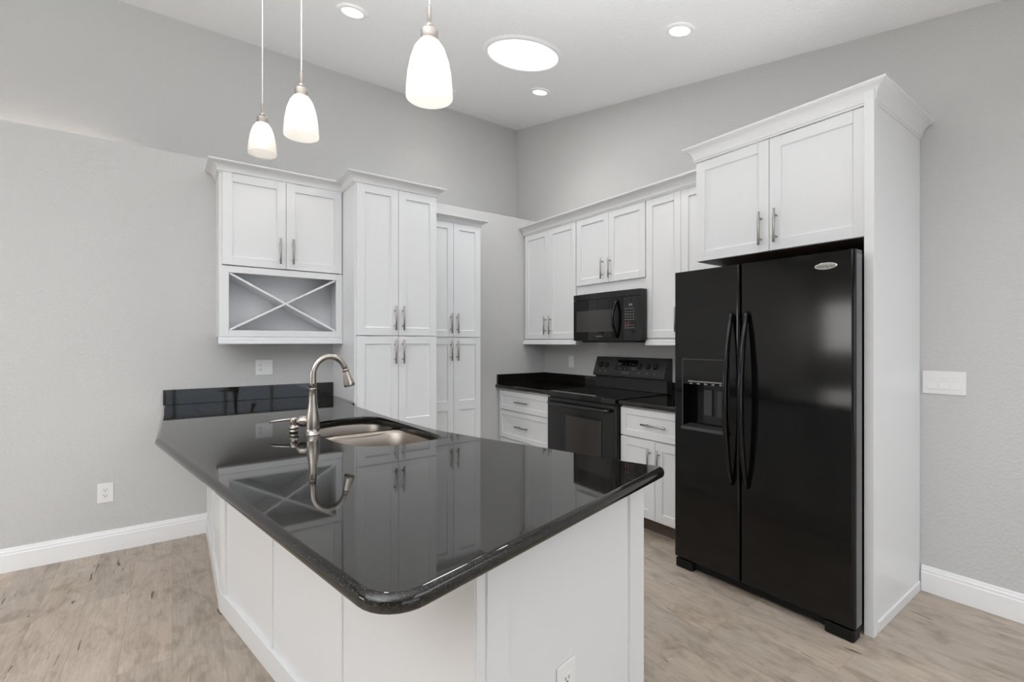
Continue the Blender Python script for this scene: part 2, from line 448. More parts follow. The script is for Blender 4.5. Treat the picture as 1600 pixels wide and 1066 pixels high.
# far living-room wall with a window, rear wall with sliding glass doors
WY0, WY1, WZ0, WZ1 = 2.15, 3.80, 1.12, 2.08
b = B(); X0, X1 = XL - 0.18, XL
b.box(X0, X1, YB, WY0, 0, 2.5); b.box(X0, X1, WY1, YU, 0, 2.5); b.box(X0, X1, WY0, WY1, 0, WZ0); b.box(X0, X1, WY0, WY1, WZ1, 2.5)
b.extrude_x([(YB, 2.5), (YU, 2.5), (YU, CZ(YU) + 0.02), (YK, ZK + 0.02), (YB, ZK + 0.02)], X0, X1)
struct(b.build('wall_side', M['wall']))
b = B(); DX0, DX1, DZ = -0.9, 2.7, 2.1
b.box(XL, DX0, YB - 0.18, YB, 0, ZK + 0.02); b.box(DX1, XR, YB - 0.18, YB, 0, ZK + 0.02); b.box(DX0, DX1, YB - 0.18, YB, DZ, ZK + 0.02)
struct(b.build('wall_rear', M['wall']))
b = B(); yf = YB - 0.10
for x in (DX0, DX0 + 0.9, DX0 + 1.8, DX0 + 2.7, DX1 - 0.06): b.box(x, x + 0.06, yf, yf + 0.05, 0.0, DZ)
for z in (0, 0.55, 1.05, DZ - 0.06): b.box(DX0, DX1, yf, yf + 0.05, z, z + 0.06)
wf = struct(b.build('window_1', M['trim']))
B().box(DX0, DX1, yf + 0.022, yf + 0.026, 0.0, DZ).build('pane', M['glass'], wf)
b = B(); xf = XL - 0.10
for y in (WY0, (WY0 + WY1)/2 - 0.025, WY1 - 0.05): b.box(xf, xf + 0.05, y, y + 0.05, WZ0, WZ1)
for z in (WZ0, WZ1 - 0.05): b.box(xf, xf + 0.05, WY0, WY1, z, z + 0.05)
wf = struct(b.build('window_2', M['trim']))
B().box(xf + 0.022, xf + 0.026, WY0, WY1, WZ0, WZ1).build('pane', M['glass'], wf)
# baseboards
BP = [(0, 0), (0.015, 0), (0.015, 0.100), (0.012, 0.104), (0.012, 0.116), (0.009, 0.120), (0.006, 0.134), (0, 0.136)]
struct(B().sweep([(XL, YL - 0.0005, 0.001), (0.198, YL - 0.0005, 0.001)], BP).build('baseboard_left', M['trim']))
struct(B().sweep([(XR - 0.0005, 0.758, 0.001), (XR - 0.0005, YB, 0.001)], BP).build('baseboard_right', M['trim']))

# ------------------------------------------------------------------ hutch wall cabinet with open X rack (left wall)
FX = 3.634 + 0.020      # carcass front y
dep = YL - FX - 0.002
hx0, hx1 = 0.250, 1.043
t = thing('upper_cabinet', 'white two-door upper cabinet with an open X rack, on the left wall over the outlet', 'cabinet', (hx0, FX, 0))
W = hx1 - hx0
b = B(); T = 0.018
b.box(0, T, 0, dep, 1.364, 2.50); b.box(W - T, W, 0, dep, 1.364, 2.50)
b.box(T, W - T, dep - 0.006, dep, 1.364, 2.50)
b.box(T, W - T, 0, dep - 0.006, 1.364, 1.382); b.box(T, W - T, 0, dep - 0.006, 1.815, 1.833); b.box(T, W - T, 0, dep - 0.006, 2.482, 2.50)
# face frame round the open bay
b.box(0, 0.055, -0.019, 0, 1.364, 1.836); b.box(W - 0.045, W, -0.019, 0, 1.364, 1.836)
b.box(0.055, W - 0.045, -0.019, 0, 1.364, 1.407); b.box(0.055, W - 0.045, -0.019, 0, 1.792, 1.836)
b.build('carcass', M['white'], t, 0.001)
def slat(p, q, wdt, y0, y1):
    p = Vector(p); q = Vector(q); d = (q - p).normalized(); n = Vector((-d.y, d.x)) * wdt / 2
    s4 = [p - n, q - n, q + n, p + n]
    return B().hexa([(v.x, y0, v.y) for v in s4] + [(v.x, y1, v.y) for v in s4])
slat((0.060, 1.410), (W - 0.050, 1.789), 0.013, -0.012, dep - 0.008).build('rack_slat', M['white'], t)
slat((0.060, 1.789), (W - 0.050, 1.410), 0.013, -0.010, dep - 0.008).build('rack_slat', M['white'], t)
mx = 0.404
door(t, 0.018, mx - 0.0015, 1.843, 2.456, 0.614 - hx0, 1.962)
door(t, mx + 0.0015, W - 0.003, 1.843, 2.456, 0.697 - hx0, 1.966)
RAIL = [(0.02, 0), (-0.026, 0), (-0.026, 0.012), (-0.021, 0.015), (-0.021, 0.033), (-0.017, 0.036), (-0.017, 0.047), (0.02, 0.047)]
B().extrude_x([(y, 1.316 + z) for y, z in RAIL], -0.004, W).build('light_rail', M['white'], t)
B().sweep([(0, dep, 2.452), (0, -0.004, 2.452), (W - 0.002, -0.004, 2.452)], crown_prof(0.072, 0.064)).build('crown_moulding', M['white'], t)

# ------------------------------------------------------------------ pantry cabinets (left wall)
def pantry(label, x0, x1, yfront, dpos, ztop, zsplit, hl, crown, mids, hup, hlo, left_ret):
    f = yfront + 0.020; dp = YL - f - 0.002; W = x1 - x0
    t = thing('pantry_cabinet', label, 'pantry cabinet', (x0, f, 0))
    b = B().box(0, W, 0, dp, 0.10, ztop + 0.02); b.box(0.0, W, 0.06, dp, 0.001, 0.10)
    b.build('carcass', M['white'], t, 0.0015)
    m = dpos - x0
    for (z0, z1, hz, md) in ((zsplit + 0.003, ztop, hup, ()), (0.105, zsplit - 0.003, hlo, mids)):
        door(t, 0.010, m - 0.0015, z0, z1, m - 0.030, hz, mids=md, hl=hl)
        door(t, m + 0.0015, W - 0.003, z0, z1, m + 0.032, hz, mids=md, hl=hl)
    path = ([(0, left_ret, ztop - 0.004)] if left_ret else []) + [(0, -0.004, ztop - 0.004), (W, -0.004, ztop - 0.004), (W, dp, ztop - 0.004)]
    B().sweep(path, crown_prof(crown, 0.062)).build('crown_moulding', M['white'], t)
    return t
pantry('tall white double pantry cabinet with four doors beside the X-rack cabinet', 1.046, 1.681, 3.333, 1.366, 2.458, 1.374, 0.180, 0.072, ((0.665, 0.757),), 1.505, 1.258, 0.30)
pantry('shallower white pantry cabinet behind the taller one, nearer the kitchen corner', 1.690, 2.254, 3.600, 1.976, 2.363, 1.369, 0.172, 0.055, ((0.735, 0.818),), 1.490, 1.252, None)

# ------------------------------------------------------------------ upper cabinets on the right wall
RW = -PI / 2
def rw(name, label, cat, x, y, group=None): return thing(name, label, cat, (x, y, 0), RW, group)   # local x -> -Y, local y -> +X
UX = 2.97 + 0.020; ud = XR - UX - 0.002
def upper(label, y0, y1, z0, z1, split, handles, rail_on=True, lface=0.0):
    W = y0 - y1; t = rw('upper_cabinet', label, 'cabinet', UX, y0)
    B().box(0, W, 0, ud, z0 - 0.006, 2.43).build('carcass', M['white'], t, 0.001)
    zt = 2.424
    m = y0 - split
    door(t, 0.004 + lface, m - 0.0015, z0, zt, *handles[0]); door(t, m + 0.0015, W - 0.004, z0, zt, *handles[1])
    if rail_on:
        B().extrude_x([(y, z0 - 0.054 + z) for y, z in RAIL], 0.0, W).build('light_rail', M['white'], t)
    return t
A0 = 3.905
upper('white two-door wall cabinet in the corner left of the microwave', A0, 3.121, 1.358, 2.5, 3.505, ((A0 - 3.543, 1.492), (A0 - 3.467, 1.492)), lface=0.018)
u2 = upper('short white two-door wall cabinet directly above the microwave', 3.119, 2.348, 1.833, 2.5, 2.727, ((3.119 - 2.790, 1.955), (3.119 - 2.704, 1.955)), False)
B().box(0.0, 0.771, -0.004, 0.0, 1.745, 1.832).build('filler_strip', M['white'], u2)
B().box(0.0, 0.771, 0.001, 0.02, 1.745, 1.826).build('filler_backing', M['white'], u2)
upper('white wall cabinet between the microwave and the refrigerator', 2.346, 1.722, 1.358, 2.5, 2.034, ((2.346 - 2.064, 1.492), (2.346 - 2.004, 1.492)))
t = rw('crown_moulding', 'long white crown moulding along the top of the right-wall cabinets left of the refrigerator', 'crown moulding', UX, A0)
B().sweep([(0, -0.0205, 2.426), (A0 - 1.722, -0.0205, 2.426)], crown_prof(0.086, 0.062)).build('moulding', M['white'], t)

# ------------------------------------------------------------------ refrigerator surround cabinet
FCX = 2.572 + 0.020; fy0 = 1.657
t = rw('refrigerator_cabinet', 'deep white two-door cabinet above the refrigerator with a full-height side panel', 'cabinet', FCX, fy0)
W = fy0 - 0.785; fd = XR - FCX - 0.002
b = B(); b.box(0, W, 0, fd, 1.826, 2.48); b.build('carcass', M['white'], t, 0.001)
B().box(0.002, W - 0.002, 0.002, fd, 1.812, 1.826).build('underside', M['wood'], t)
door(t, 0.001, fy0 - 1.228, 1.814, 2.408, fy0 - 1.250*1.014, 1.936)
door(t, fy0 - 1.225, fy0 - 0.790, 1.814, 2.408, fy0 - 1.175*1.012, 1.938)
B().box(W, W + 0.020, 0.0, fd, 0.001, 2.48).build('side_panel', M['white'], t, 0.001)
B().box(fy0 - 0.795, fy0 - 0.757, -0.047, 0.0, 0.001, 2.464).build('front_stile', M['white'], t, 0.0015)
B().sweep([(W + 0.020, 0.02, 0.001), (W + 0.020, fd - 0.016, 0.001)], [(0, 0), (0.006, 0), (0.006, 0.045), (0, 0.05)][::-1]).build('shoe_moulding', M['white'], t)
B().sweep([(0, fd, 2.412), (0, -0.020, 2.412), (W + 0.020, -0.020, 2.412), (W + 0.020, fd, 2.412)], crown_prof(0.084, 0.060)).build('crown_moulding', M['white'], t)

# ------------------------------------------------------------------ base cabinets on the right wall
BX = 2.645 + 0.020; bd = XR - BX - 0.002
t = rw('base_cabinet', 'white three-drawer base cabinet left of the stove', 'base cabinet', BX, A0)
W = A0 - 3.095
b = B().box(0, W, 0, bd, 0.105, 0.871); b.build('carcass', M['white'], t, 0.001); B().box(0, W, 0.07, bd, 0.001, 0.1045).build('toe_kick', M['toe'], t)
drawer(t, 0.030, W - 0.004, 0.667, 0.852); drawer(t, 0.030, W - 0.004, 0.392, 0.661); drawer(t, 0.030, W - 0.004, 0.117, 0.386)
t = rw('base_cabinet', 'white base cabinet with one drawer over two doors between stove and refrigerator', 'base cabinet', BX, 2.314)
W = 2.314 - 1.702
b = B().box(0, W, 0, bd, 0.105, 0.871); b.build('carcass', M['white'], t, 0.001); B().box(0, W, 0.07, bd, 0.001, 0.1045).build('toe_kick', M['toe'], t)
drawer(t, 0.004, W - 0.004, 0.660, 0.858); m = 2.314 - 2.012
door(t, 0.004, m - 0.0015, 0.117, 0.652, m - 0.038, 0.515); door(t, m + 0.0015, W - 0.004, 0.117, 0.652, m + 0.038, 0.515)

# counters on the right wall
t = thing('countertop', 'small black granite countertop in the corner left of the stove', 'countertop', (0, 0, 0))
slab('slab', [(2.618, 3.085), (3.258, 3.085), (3.258, 3.907), (2.618, 3.907)], None, 0.034, 0.012, 0.907, M['granite'], t)
B().box(2.634, 3.239, 3.888, 3.907, 0.9075, 1.004).box(3.239, 3.258, 3.080, 3.907, 0.9075, 1.004).build('backsplash', M['granite'], t, 0.0015)
t = thing('countertop', 'short black granite countertop between the stove and the refrigerator', 'countertop', (0, 0, 0))
slab('slab', [(2.618, 1.702), (3.258, 1.702), (3.258, 2.311), (2.618, 2.311)], None, 0.034, 0.012, 0.907, M['granite'], t)
B().box(3.239, 3.258, 1.702, 2.298, 0.9075, 1.004).build('backsplash', M['granite'], t, 0.0015)

# ------------------------------------------------------------------ stove
SX, SY0, SW = 2.620, 3.078, 0.760
t = rw('stove', 'black freestanding electric stove with smooth cooktop between the two small counters', 'stove', SX, SY0)
B().box(0.002, SW - 0.002, 0.004, 0.600, 0.03, 0.893).build('body', M['black'], t, 0.002)
B().box(0.0, SW, -0.022, 0.575, 0.872, 0.914).build('cooktop', M['glass_black'], t, 0.006, 3)
for cx, cy, r in ((0.19, 0.15, 0.105), (0.56, 0.15, 0.085), (0.19, 0.41, 0.08), (0.56, 0.41, 0.105)):
    B().lathe([(r - 0.002, 0.9141), (r, 0.9143), (r, 0.9141)], (cx, cy, 0), cap0=False, cap1=False).build('burner_ring', M['ringgrey'], t)
od = B().box(0.004, SW - 0.004, -0.026, 0.003, 0.235, 0.862).build('oven_door', M['black'], t, 0.006, 3)
B().box(0.165, 0.628, -0.0285, -0.0262, 0.420, 0.752).build('door_glass', M['glass_black'], od)
b = B().box(0.236, 0.628, -0.0305, -0.0287, 0.440, 0.735); b.build('window', M['oven_window'], od)
b = B().tube([(0.045, -0.026, 0.825), (0.05, -0.055, 0.822), (0.075, -0.066, 0.820), (SW/2, -0.072, 0.818), (SW - 0.075, -0.066, 0.820), (SW - 0.05, -0.055, 0.822), (SW - 0.045, -0.026, 0.825)], [0.012, 0.013, 0.013, 0.014, 0.013, 0.013, 0.012], 12)
b.build('handle', M['black'], od)
B().box(0.006, SW - 0.006, -0.022, 0.003, 0.065, 0.226).build('storage_drawer', M['black'], t, 0.005, 3)
B().box(0.03, SW - 0.03, 0.03, 0.5, 0.001, 0.03).build('base', M['matte'], t)
bg = B().extrude_x([(0.560, 0.914), (0.628, 0.914), (0.628, 1.195), (0.575, 1.195), (0.520, 1.048), (0.520, 1.028), (0.556, 1.022)], 0.004, SW + 0.014).build('backguard', M['panel_black'], t, 0.004, 3)
n = Vector((0, -(1.195 - 1.048), 0.055)).normalized()   # outward normal of the sloped control face (pointing to -y, +z)
def onface(x, s): return Vector((x, 0.520 + 0.055*s, 1.048 + 0.147*s))
for x in (0.082, 0.150, 0.520, 0.604, 0.676):
    c = onface(x, 0.52)
    k = B().lathe([(0.026, 0.0), (0.026, 0.004), (0.020, 0.006), (0.018, 0.022), (0.016, 0.024), (0.0, 0.0245)], c, n, 24, True, False)
    ax = Vector((0, 0.055, 0.147)).normalized()
    kb = k.build('knob', M['matte'], t)
    g = B().hexa([tuple(c + n*zz + Vector((sx*0.005, 0, 0)) + ax*sy*0.019) for zz in (0.018, 0.030) for sx, sy in ((-1,-1),(1,-1),(1,1),(-1,1))])
    g.build('grip', M['matte'], kb, 0.001)
b = B()
def dash(bb, x, s, wd, ht):
    c = onface(x, s) + n*0.0008; ax = Vector((0, 0.055, 0.147)).normalized()
    bb.face([bb.bm.verts.new(c + Vector((dx*wd/2, 0, 0)) + ax*dy*ht/2) for dx, dy in ((-1,-1),(1,-1),(1,1),(-1,1))])
for x in (0.082, 0.150, 0.520, 0.604, 0.676):
    dash(b, x, 0.14, 0.012, 0.010)
    for a in range(6):
        th = -0.6 + a*(PI + 1.2)/5; dash(b, x + 0.033*math.cos(th), 0.52 + 0.033*math.sin(th)/0.157, 0.003, 0.003)
for r_, s in enumerate((0.62, 0.36)):
    for x in (0.285, 0.302, 0.319, 0.365, 0.41, 0.436, 0.453, 0.470): dash(b, x, s + random.uniform(-.03, .03), 0.008, 0.006)
print_on(bg, b, M['mark'])
b = B(); c0 = [onface(0.255, 0.25), onface(0.49, 0.25), onface(0.49, 0.85), onface(0.255, 0.85)]
b.hexa([tuple(p + n*0.0001) for p in c0] + [tuple(p + n*0.0006) for p in c0]); b.build('display', M['glass_black'], bg)
rot = Matrix(((1, 0, 0), (0, 0.055/0.157, -0.147/0.157), (0, 0.147/0.157, 0.055/0.157))).to_4x4()
text('logo', 'SAMSUNG', 0.017, Matrix.Translation(onface(0.378, 0.10) + n*0.0008) @ rot, M['mark'], bg)

# ------------------------------------------------------------------ microwave
MX, MY0, MW = 2.885, 3.066, 0.742
t = rw('microwave', 'black over-the-range microwave mounted under the short cabinet', 'microwave', MX, MY0)
mz0, mz1 = 1.338, 1.738
B().prism([(0.0, 0.030), (MW, 0.030), (MW, 0.075), (0.716, 0.080), (0.716, 0.370), (0.0, 0.370)], mz0 + 0.004, mz1).build('body', M['black'], t, 0.003)
def bow(x): return -0.016 * (1 - ((x - MW/2) / (MW/2))**2)
def curved(x0, x1, z0, z1, yo, yb, k=10):
    b = B(); pts = [(x0 + (x1 - x0)*i/k) for i in range(k + 1)]
    poly = [(x, bow(x) + yo) for x in pts] + [(x1, yb), (x0, yb)]
    return b.prism(poly, z0, z1)
dw = MW - 0.170
md = curved(0.0, dw - 0.001, mz0, mz1 - 0.052, 0.004, 0.029).build('door', M['glass_black'], t, 0.002)
curved(0.042, dw - 0.075, mz0 + 0.075, mz0 + 0.255, 0.0025, 0.006).build('window', M['micro_window'], md)
b = B().tube([(dw - 0.052, bow(dw-.05) + 0.004, mz0 + 0.025), (dw - 0.056, -0.030, mz0 + 0.055), (dw - 0.060, -0.052, mz0 + 0.115), (dw - 0.062, -0.058, mz0 + 0.175), (dw - 0.060, -0.052, mz0 + 0.235), (dw - 0.056, -0.030, mz0 + 0.295), (dw - 0.052, bow(dw-.05) + 0.004, mz0 + 0.325)], [0.010, 0.012, 0.012, 0.012, 0.012, 0.012, 0.010], 12)
b.build('handle', M['gloss'], md)
curved(0.0, MW, mz1 - 0.050, mz1, 0.004, 0.029).build('vent_grille', M['black'], t, 0.002)
cp = curved(dw + 0.001, MW, mz0, mz1 - 0.052, 0.004, 0.029).build('control_panel', M['glass_black'], t, 0.002)
b = B(); br_ = B()
def kd(bb, x, z, wd, ht):
    y = bow(x) + 0.0030; bb.face([bb.bm.verts.new(p) for p in ((x - wd/2, y, z), (x + wd/2, y, z), (x + wd/2, y, z + ht), (x - wd/2, y, z + ht))])
kx = [dw + 0.030 + 0.024*i for i in range(4)]
for d_ in (0.068, 0.085): kd(b, dw + d_, mz0 + 0.272, 0.012, 0.018)
for i, z in enumerate((0.248, 0.226, 0.205, 0.184, 0.163, 0.120, 0.098)):
    for x in kx: kd(b, x, mz0 + z, 0.011 + 0.004*((i*3 + int(x*999)) % 2), 0.005)
for x in kx[:2]:
    for z in (0.142, 0.128, 0.112): kd(br_, x, mz0 + z, 0.016, 0.007)
for x in kx[2:]: kd(br_, x, mz0 + 0.142, 0.016, 0.003)
print_on(cp, b, M['mark']); print_on(cp, br_, M['markred'])
text('logo', 'SAMSUNG', 0.016, Matrix.Translation((0.325, bow(0.325) + 0.0030, mz0 + 0.036)) @ Matrix.Rotation(PI/2, 4, 'X'), M['mark'], md)
B().box(0.06, MW - 0.09, 0.05, 0.33, mz0 - 0.014, mz0 + 0.004).build('vent_bottom', M['matte'], t, 0.003)

# ------------------------------------------------------------------ refrigerator
RX, RY0, RWD = 2.42, 1.703, 0.915
t = rw('refrigerator', 'black side-by-side refrigerator with ice and water dispenser in the white surround', 'refrigerator', RX, RY0)
B().box(0.012, RWD - 0.026, 0.085, 0.805, 0.035, 1.735).build('body', M['matte'], t, 0.003)
sp = RY0 - 1.303
def rdoor(x0, x1, hole=None):
    z0, z1 = 0.066, 1.738; b = B()
    if not hole: b.box(x0, x1, 0.0, 0.078, z0, z1)
    else:
        hx0_, hx1_, hz0, hz1 = hole
        b.box(x0, hx0_, 0, 0.078, z0, z1); b.box(hx1_, x1, 0, 0.078, z0, z1); b.box(hx0_, hx1_, 0, 0.078, z0, hz0); b.box(hx0_, hx1_, 0, 0.078, hz1, z1)
        b.box(hx0_, hx1_, 0.070, 0.078, hz0, hz1)
        bmesh.ops.remove_doubles(b.bm, verts=b.bm.verts, dist=1e-6)
    return b
hole = (0.062, 0.335, 0.838, 1.088)
def rounded_door(name, x0, x1, hole=None):
    # vertical front edges rounded with a soft radius, front plane at y=0
    z0, z1 = 0.066, 1.738; r = 0.014
    def prof(a, c_, ra, rc):
        L_ = [(a, 0.078)]
        L_ += [(a + ra - ra*math.cos(k*PI/12), ra - ra*math.sin(k*PI/12)) for k in range(7)] if ra else [(a, 0)]
        L_ += [(c_ - rc + rc*math.sin(k*PI/12), rc - rc*math.cos(k*PI/12)) for k in range(7)] if rc else [(c_, 0)]
        return L_ + [(c_, 0.078)]
    b = B()
    if not hole: b.prism(prof(x0, x1, r, r), z0, z1, False)
    else:
        a, c_, lo, hi = hole
        b.prism(prof(x0, a, r, 0), z0, z1); b.prism(prof(c_, x1, 0, r), z0, z1)
        b.box(a, c_, 0, 0.078, z0, lo); b.box(a, c_, 0, 0.078, hi, z1); b.box(a, c_, 0.072, 0.078, lo, hi)
    return b.build(name, M['gloss'], t)
fdoor = rounded_door('freezer_door', 0.0, sp - 0.003, hole)
rdr = rounded_door('refrigerator_door', sp + 0.003, RWD, None)
B().box(RWD - 0.0005, RWD + 0.0008, 0.016, 0.076, 0.07, 1.72).build('edge_trim', M['gasket'], rdr)
def rhandle(x, par):
    path = []; rad = []
    for k in range(21):
        s = k / 20; z = 0.585 + s*0.885; y = -0.012 - 0.062*math.sin(PI*s)**0.75
        path.append((x, y, z)); rad.append(0.010 + 0.005*math.sin(PI*s))
    path = [(x, 0.002, 0.580)] + path + [(x, 0.002, 1.474)]; rad = [0.012] + rad + [0.012]
    B().tube(path, rad, 14, 1.35).build('handle', M['gloss'], par)
rhandle(sp - 0.040, fdoor); rhandle(sp + 0.042, rdr)
# dispenser set into the freezer door
b = B(); a, c_, lo, hi = hole
b.box(a - 0.006, a, -0.004, 0.0, lo - 0.02, 1.226); b.box(c_, c_ + 0.006, -0.004, 0.0, lo - 0.02, 1.226)
b.box(a - 0.006, c_ + 0.006, -0.004, 0.0, 1.226, 1.232)
disp = b.build('dispenser', M['dkgrey'], fdoor, 0.001)
B().box(a, c_, -0.003, 0.0, 1.088, 1.226).build('control_panel', M['gloss'], disp)
b = B().box(a + 0.035, c_ - 0.012, -0.0045, -0.003, 1.100, 1.107)
for k in range(5): b.box(a + 0.045 + k*0.045, a + 0.062 + k*0.045, -0.0045, -0.003, 1.088, 1.095)
b.build('button_strip', M['mark'], disp)
for k in range(2):
    x = a + 0.100 + k*0.080
    B().box(x, x + 0.052, 0.046, 0.070, 0.905, 1.060).build('paddle', M['dkgrey'], disp, 0.006, 3)
B().box(a + 0.090, c_ - 0.002, 0.060, 0.071, 0.860, 1.084).build('back_plate', M['matte'], disp, 0.002)
B().hexa([(a - 0.006, -0.020, 0.826), (c_ + 0.006, -0.020, 0.826), (c_ + 0.006, 0.07, 0.826), (a - 0.006, 0.07, 0.826), (a - 0.006, -0.016, 0.842), (c_ + 0.006, -0.016, 0.842), (c_ + 0.006, 0.07, 0.852), (a - 0.006, 0.07, 0.852)]).build('drip_tray', M['dkgrey'], disp, 0.003)
# oval emblem
ec = Vector((RY0 - 0.902, 0, 1.675)); em = B()
ov = lambda sx, sz, y: [(ec.x + sx*math.cos(2*PI*k/40), y, ec.z + sz*math.sin(2*PI*k/40)) for k in range(40)]
em.rings([ov(0.047, 0.0165, 0.001), ov(0.047, 0.0165, -0.003), ov(0.043, 0.0135, -0.005)], False, True, True)
emo = em.build('emblem', M['chrome'], rdr)
text('emblem_lettering', 'Whirlpool', 0.018, Matrix.Translation((ec.x, -0.0052, ec.z - 0.001)) @ Matrix.Rotation(PI/2, 4, 'X'), M['inked'], emo)
# base grille with feet, hinge covers
b = B().box(0.03, RWD - 0.03, 0.030, 0.085, 0.022, 0.062); b.build('base_grille', M['matte_low'], t, 0.003)
for x0, x1 in ((0.004, 0.115), (RWD - 0.125, RWD - 0.006)):
    B().prism(fillet([(x0, 0.006), (x1, 0.006), (x1, 0.085), (x0, 0.085)], 0.012), 0.002, 0.052).build('roller_cover', M['matte_low'], t, 0.006, 3)

# ------------------------------------------------------------------ peninsula base
K = Vector((0.202, 2.733)); an = math.radians(11.1)
LD = Vector((math.sin(an), -math.cos(an))); WD = Vector((math.cos(an), math.sin(an)))
CN = Vector((0.561, 0.904)); RE = Vector((1.307, 1.050))
outer = [(0.205, 3.908), tuple(K), tuple(CN), tuple(RE), (1.075, 1.78), (0.992, 2.40), (0.975, 3.30), (0.975, 3.908)]
def offset(poly, d):
    n = len(poly); out = []
    for i in range(n):
        p0, p1, p2 = Vector(poly[i-1]), Vector(poly[i]), Vector(poly[(i+1) % n])
        d0 = (p1 - p0).normalized(); d1 = (p2 - p1).normalized(); n0 = Vector((-d0.y, d0.x)); n1 = Vector((-d1.y, d1.x))
        bb = (n0 + n1).normalized(); out.append(tuple(p1 + bb * d / max(0.3, bb.dot(n0))))
    return out
pen = thing('peninsula_cabinet', 'white panelled peninsula base carrying the large black granite counter', 'base cabinet', (0, 0, 0))
inn = offset(outer, 0.012)
b = B(); n_ = len(outer)
ro = [[b.bm.verts.new((p[0], p[1], z)) for p in q] for q, z in ((outer, 0.001), (outer, 0.870), (inn, 0.870), (inn, 0.001))]
for i in range(n_):
    for j in range(4): b.face([ro[j][i], ro[j][(i+1) % n_], ro[(j+1) % 4][(i+1) % n_], ro[(j+1) % 4][i]])
b.build('carcass', M['white'], pen)
def on_face(P, D, s0, s1, z0, z1, t0, t1):
    # box along direction D from P, standing out to the outside by t0..t1 (outside = left-hand normal negated for our winding)
    P = Vector(P); D = Vector(D).normalized(); nn = Vector((D.y, -D.x))
    q = [P + D*s0 + nn*t0, P + D*s1 + nn*t0, P + D*s1 + nn*t1, P + D*s0 + nn*t1]
    return [(v.x, v.y, z) for z in (z0, z1) for v in q]
LL = (CN - K).length; RL = (RE - CN).length; S1 = 3.905 - 2.733
# raised stiles, rails and skirting (outside of the left faces is to the right of travel K->CN reversed sign)
def trim(name, segs):
    b = B()
    for sgm in segs: b.hexa(on_face(*sgm))
    return b.build(name, M['white'], pen, 0.0012)
def sd(P, D): return P, D
LDn = LD; P0 = Vector((0.205, 3.905)); D0 = (K - P0).normalized()
# facing: outside normal for travel wall->K is -x : n=(D.y,-D.x) with D=(0,-1) -> (-1,0)
tt = 0.010
trim('stile', [(P0, D0, 0.0, 0.05, 0.10, 0.870, 0, tt)]); trim('stile', [(P0, D0, 0.55, 0.63, 0.10, 0.870, 0, tt)]); trim('stile', [(P0, D0, S1 - 0.07, S1, 0.10, 0.870, 0, tt)])
trim('stile', [(K, LD, 0.0, 0.07, 0.10, 0.870, 0, tt)])
for s in (0.650, 1.224): trim('batten', [(K, LD, s - 0.010, s + 0.010, 0.10, 0.870, 0, 0.006)])
trim('stile', [(K, LD, LL - 0.080, LL, 0.001, 0.870, 0, 0.012)])
trim('skirting', [(P0, D0, 0.0, S1 + 0.001, 0.001, 0.098, 0, 0.014), (K, LD, -0.0015, LL - 0.0805, 0.001, 0.098, 0, 0.014)])
CF = CN - LD*0  # front face
trim('stile', [(CN, WD, -0.010, 0.018, 0.001, 0.870, 0, 0.004)]); trim('stile', [(CN, WD, 0.018, 0.089, 0.001, 0.870, 0, 0.010)])
trim('stile', [(CN, WD, RL - 0.092, RL, 0.001, 0.870, 0, 0.010)])
# kitchen side doors
def kdoors(P, Q, nd):
    P = Vector(P); Q = Vector(Q); D = (Q - P).normalized(); Lg = (Q - P).length; ang = math.atan2(D.y, D.x)
    hold = []
    for i in range(nd):
        a0 = 0.02 + (Lg - 0.04)*i/nd; a1 = 0.02 + (Lg - 0.04)*(i + 1)/nd
        sh = shaker(a0 + 0.002, a1 - 0.002, 0.115, 0.855, yf=-0.014)
        sh.bm.transform(Matrix.Translation((P.x, P.y, 0)) @ Matrix.Rotation(ang, 4, 'Z'))
        o = sh.build('door', M['white'], pen, 0.001)
        hb = bar_pull(B(), (a0 + 0.03 if i % 2 else a1 - 0.03, -0.014, 0.74), HN, 'z')
        hb.bm.transform(Matrix.Translation((P.x, P.y, 0)) @ Matrix.Rotation(ang, 4, 'Z'))
        hb.build('handle', M['pull'], o)
kdoors(RE, (1.075, 1.78), 2); kdoors((1.075, 1.78), (0.992, 2.40), 2); kdoors((0.992, 2.40), (0.975, 3.28), 2)

# ------------------------------------------------------------------ peninsula counter with sink cut-out
co = [(-0.050, 3.907), (-0.061, 2.572), (0.268, 0.716), (1.362, 0.984)]
back = [(1.300, 1.150), (1.213, 1.461), (1.110, 1.775), (1.040, 2.037), (1.004, 2.449), (0.995, 2.804), (0.992, 3.150), (1.000, 3.330)]
raw = co + back + [(1.041, 3.332), (1.041, 3.907)]
rads = [0.0, 0.05, 0.085, 0.03] + [0.0, 0.4, 0.6, 0.6, 0.6, 0.6, 0.3, 0.0] + [0.0, 0.0]
ctr = fillet(raw, rads, 8)
hole_pts = [(.548,2.13),(.545,2.29),(.552,2.45),(.597,2.575),(.69,2.635),(.80,2.650),(.895,2.632),(.942,2.56),(.957,2.40),(.971,2.10),(.977,1.945),(.962,1.873),(.91,1.842),(.82,1.832),(.74,1.838),(.66,1.868),(.60,1.935),(.562,2.03)]
hole_s = smooth_closed(hole_pts, 4)
t = thing('countertop', 'large black granite counter on the peninsula with a rounded overhanging corner and sink cut-out', 'countertop', (0, 0, 0))
slab('slab', ctr, hole_s, 0.036, 0.0165, 0.907, M['granite'], t)
B().box(-0.050, 1.041, 3.882, 3.907, 0.9075, 1.008).build('backsplash', M['granite'], t, 0.0015)

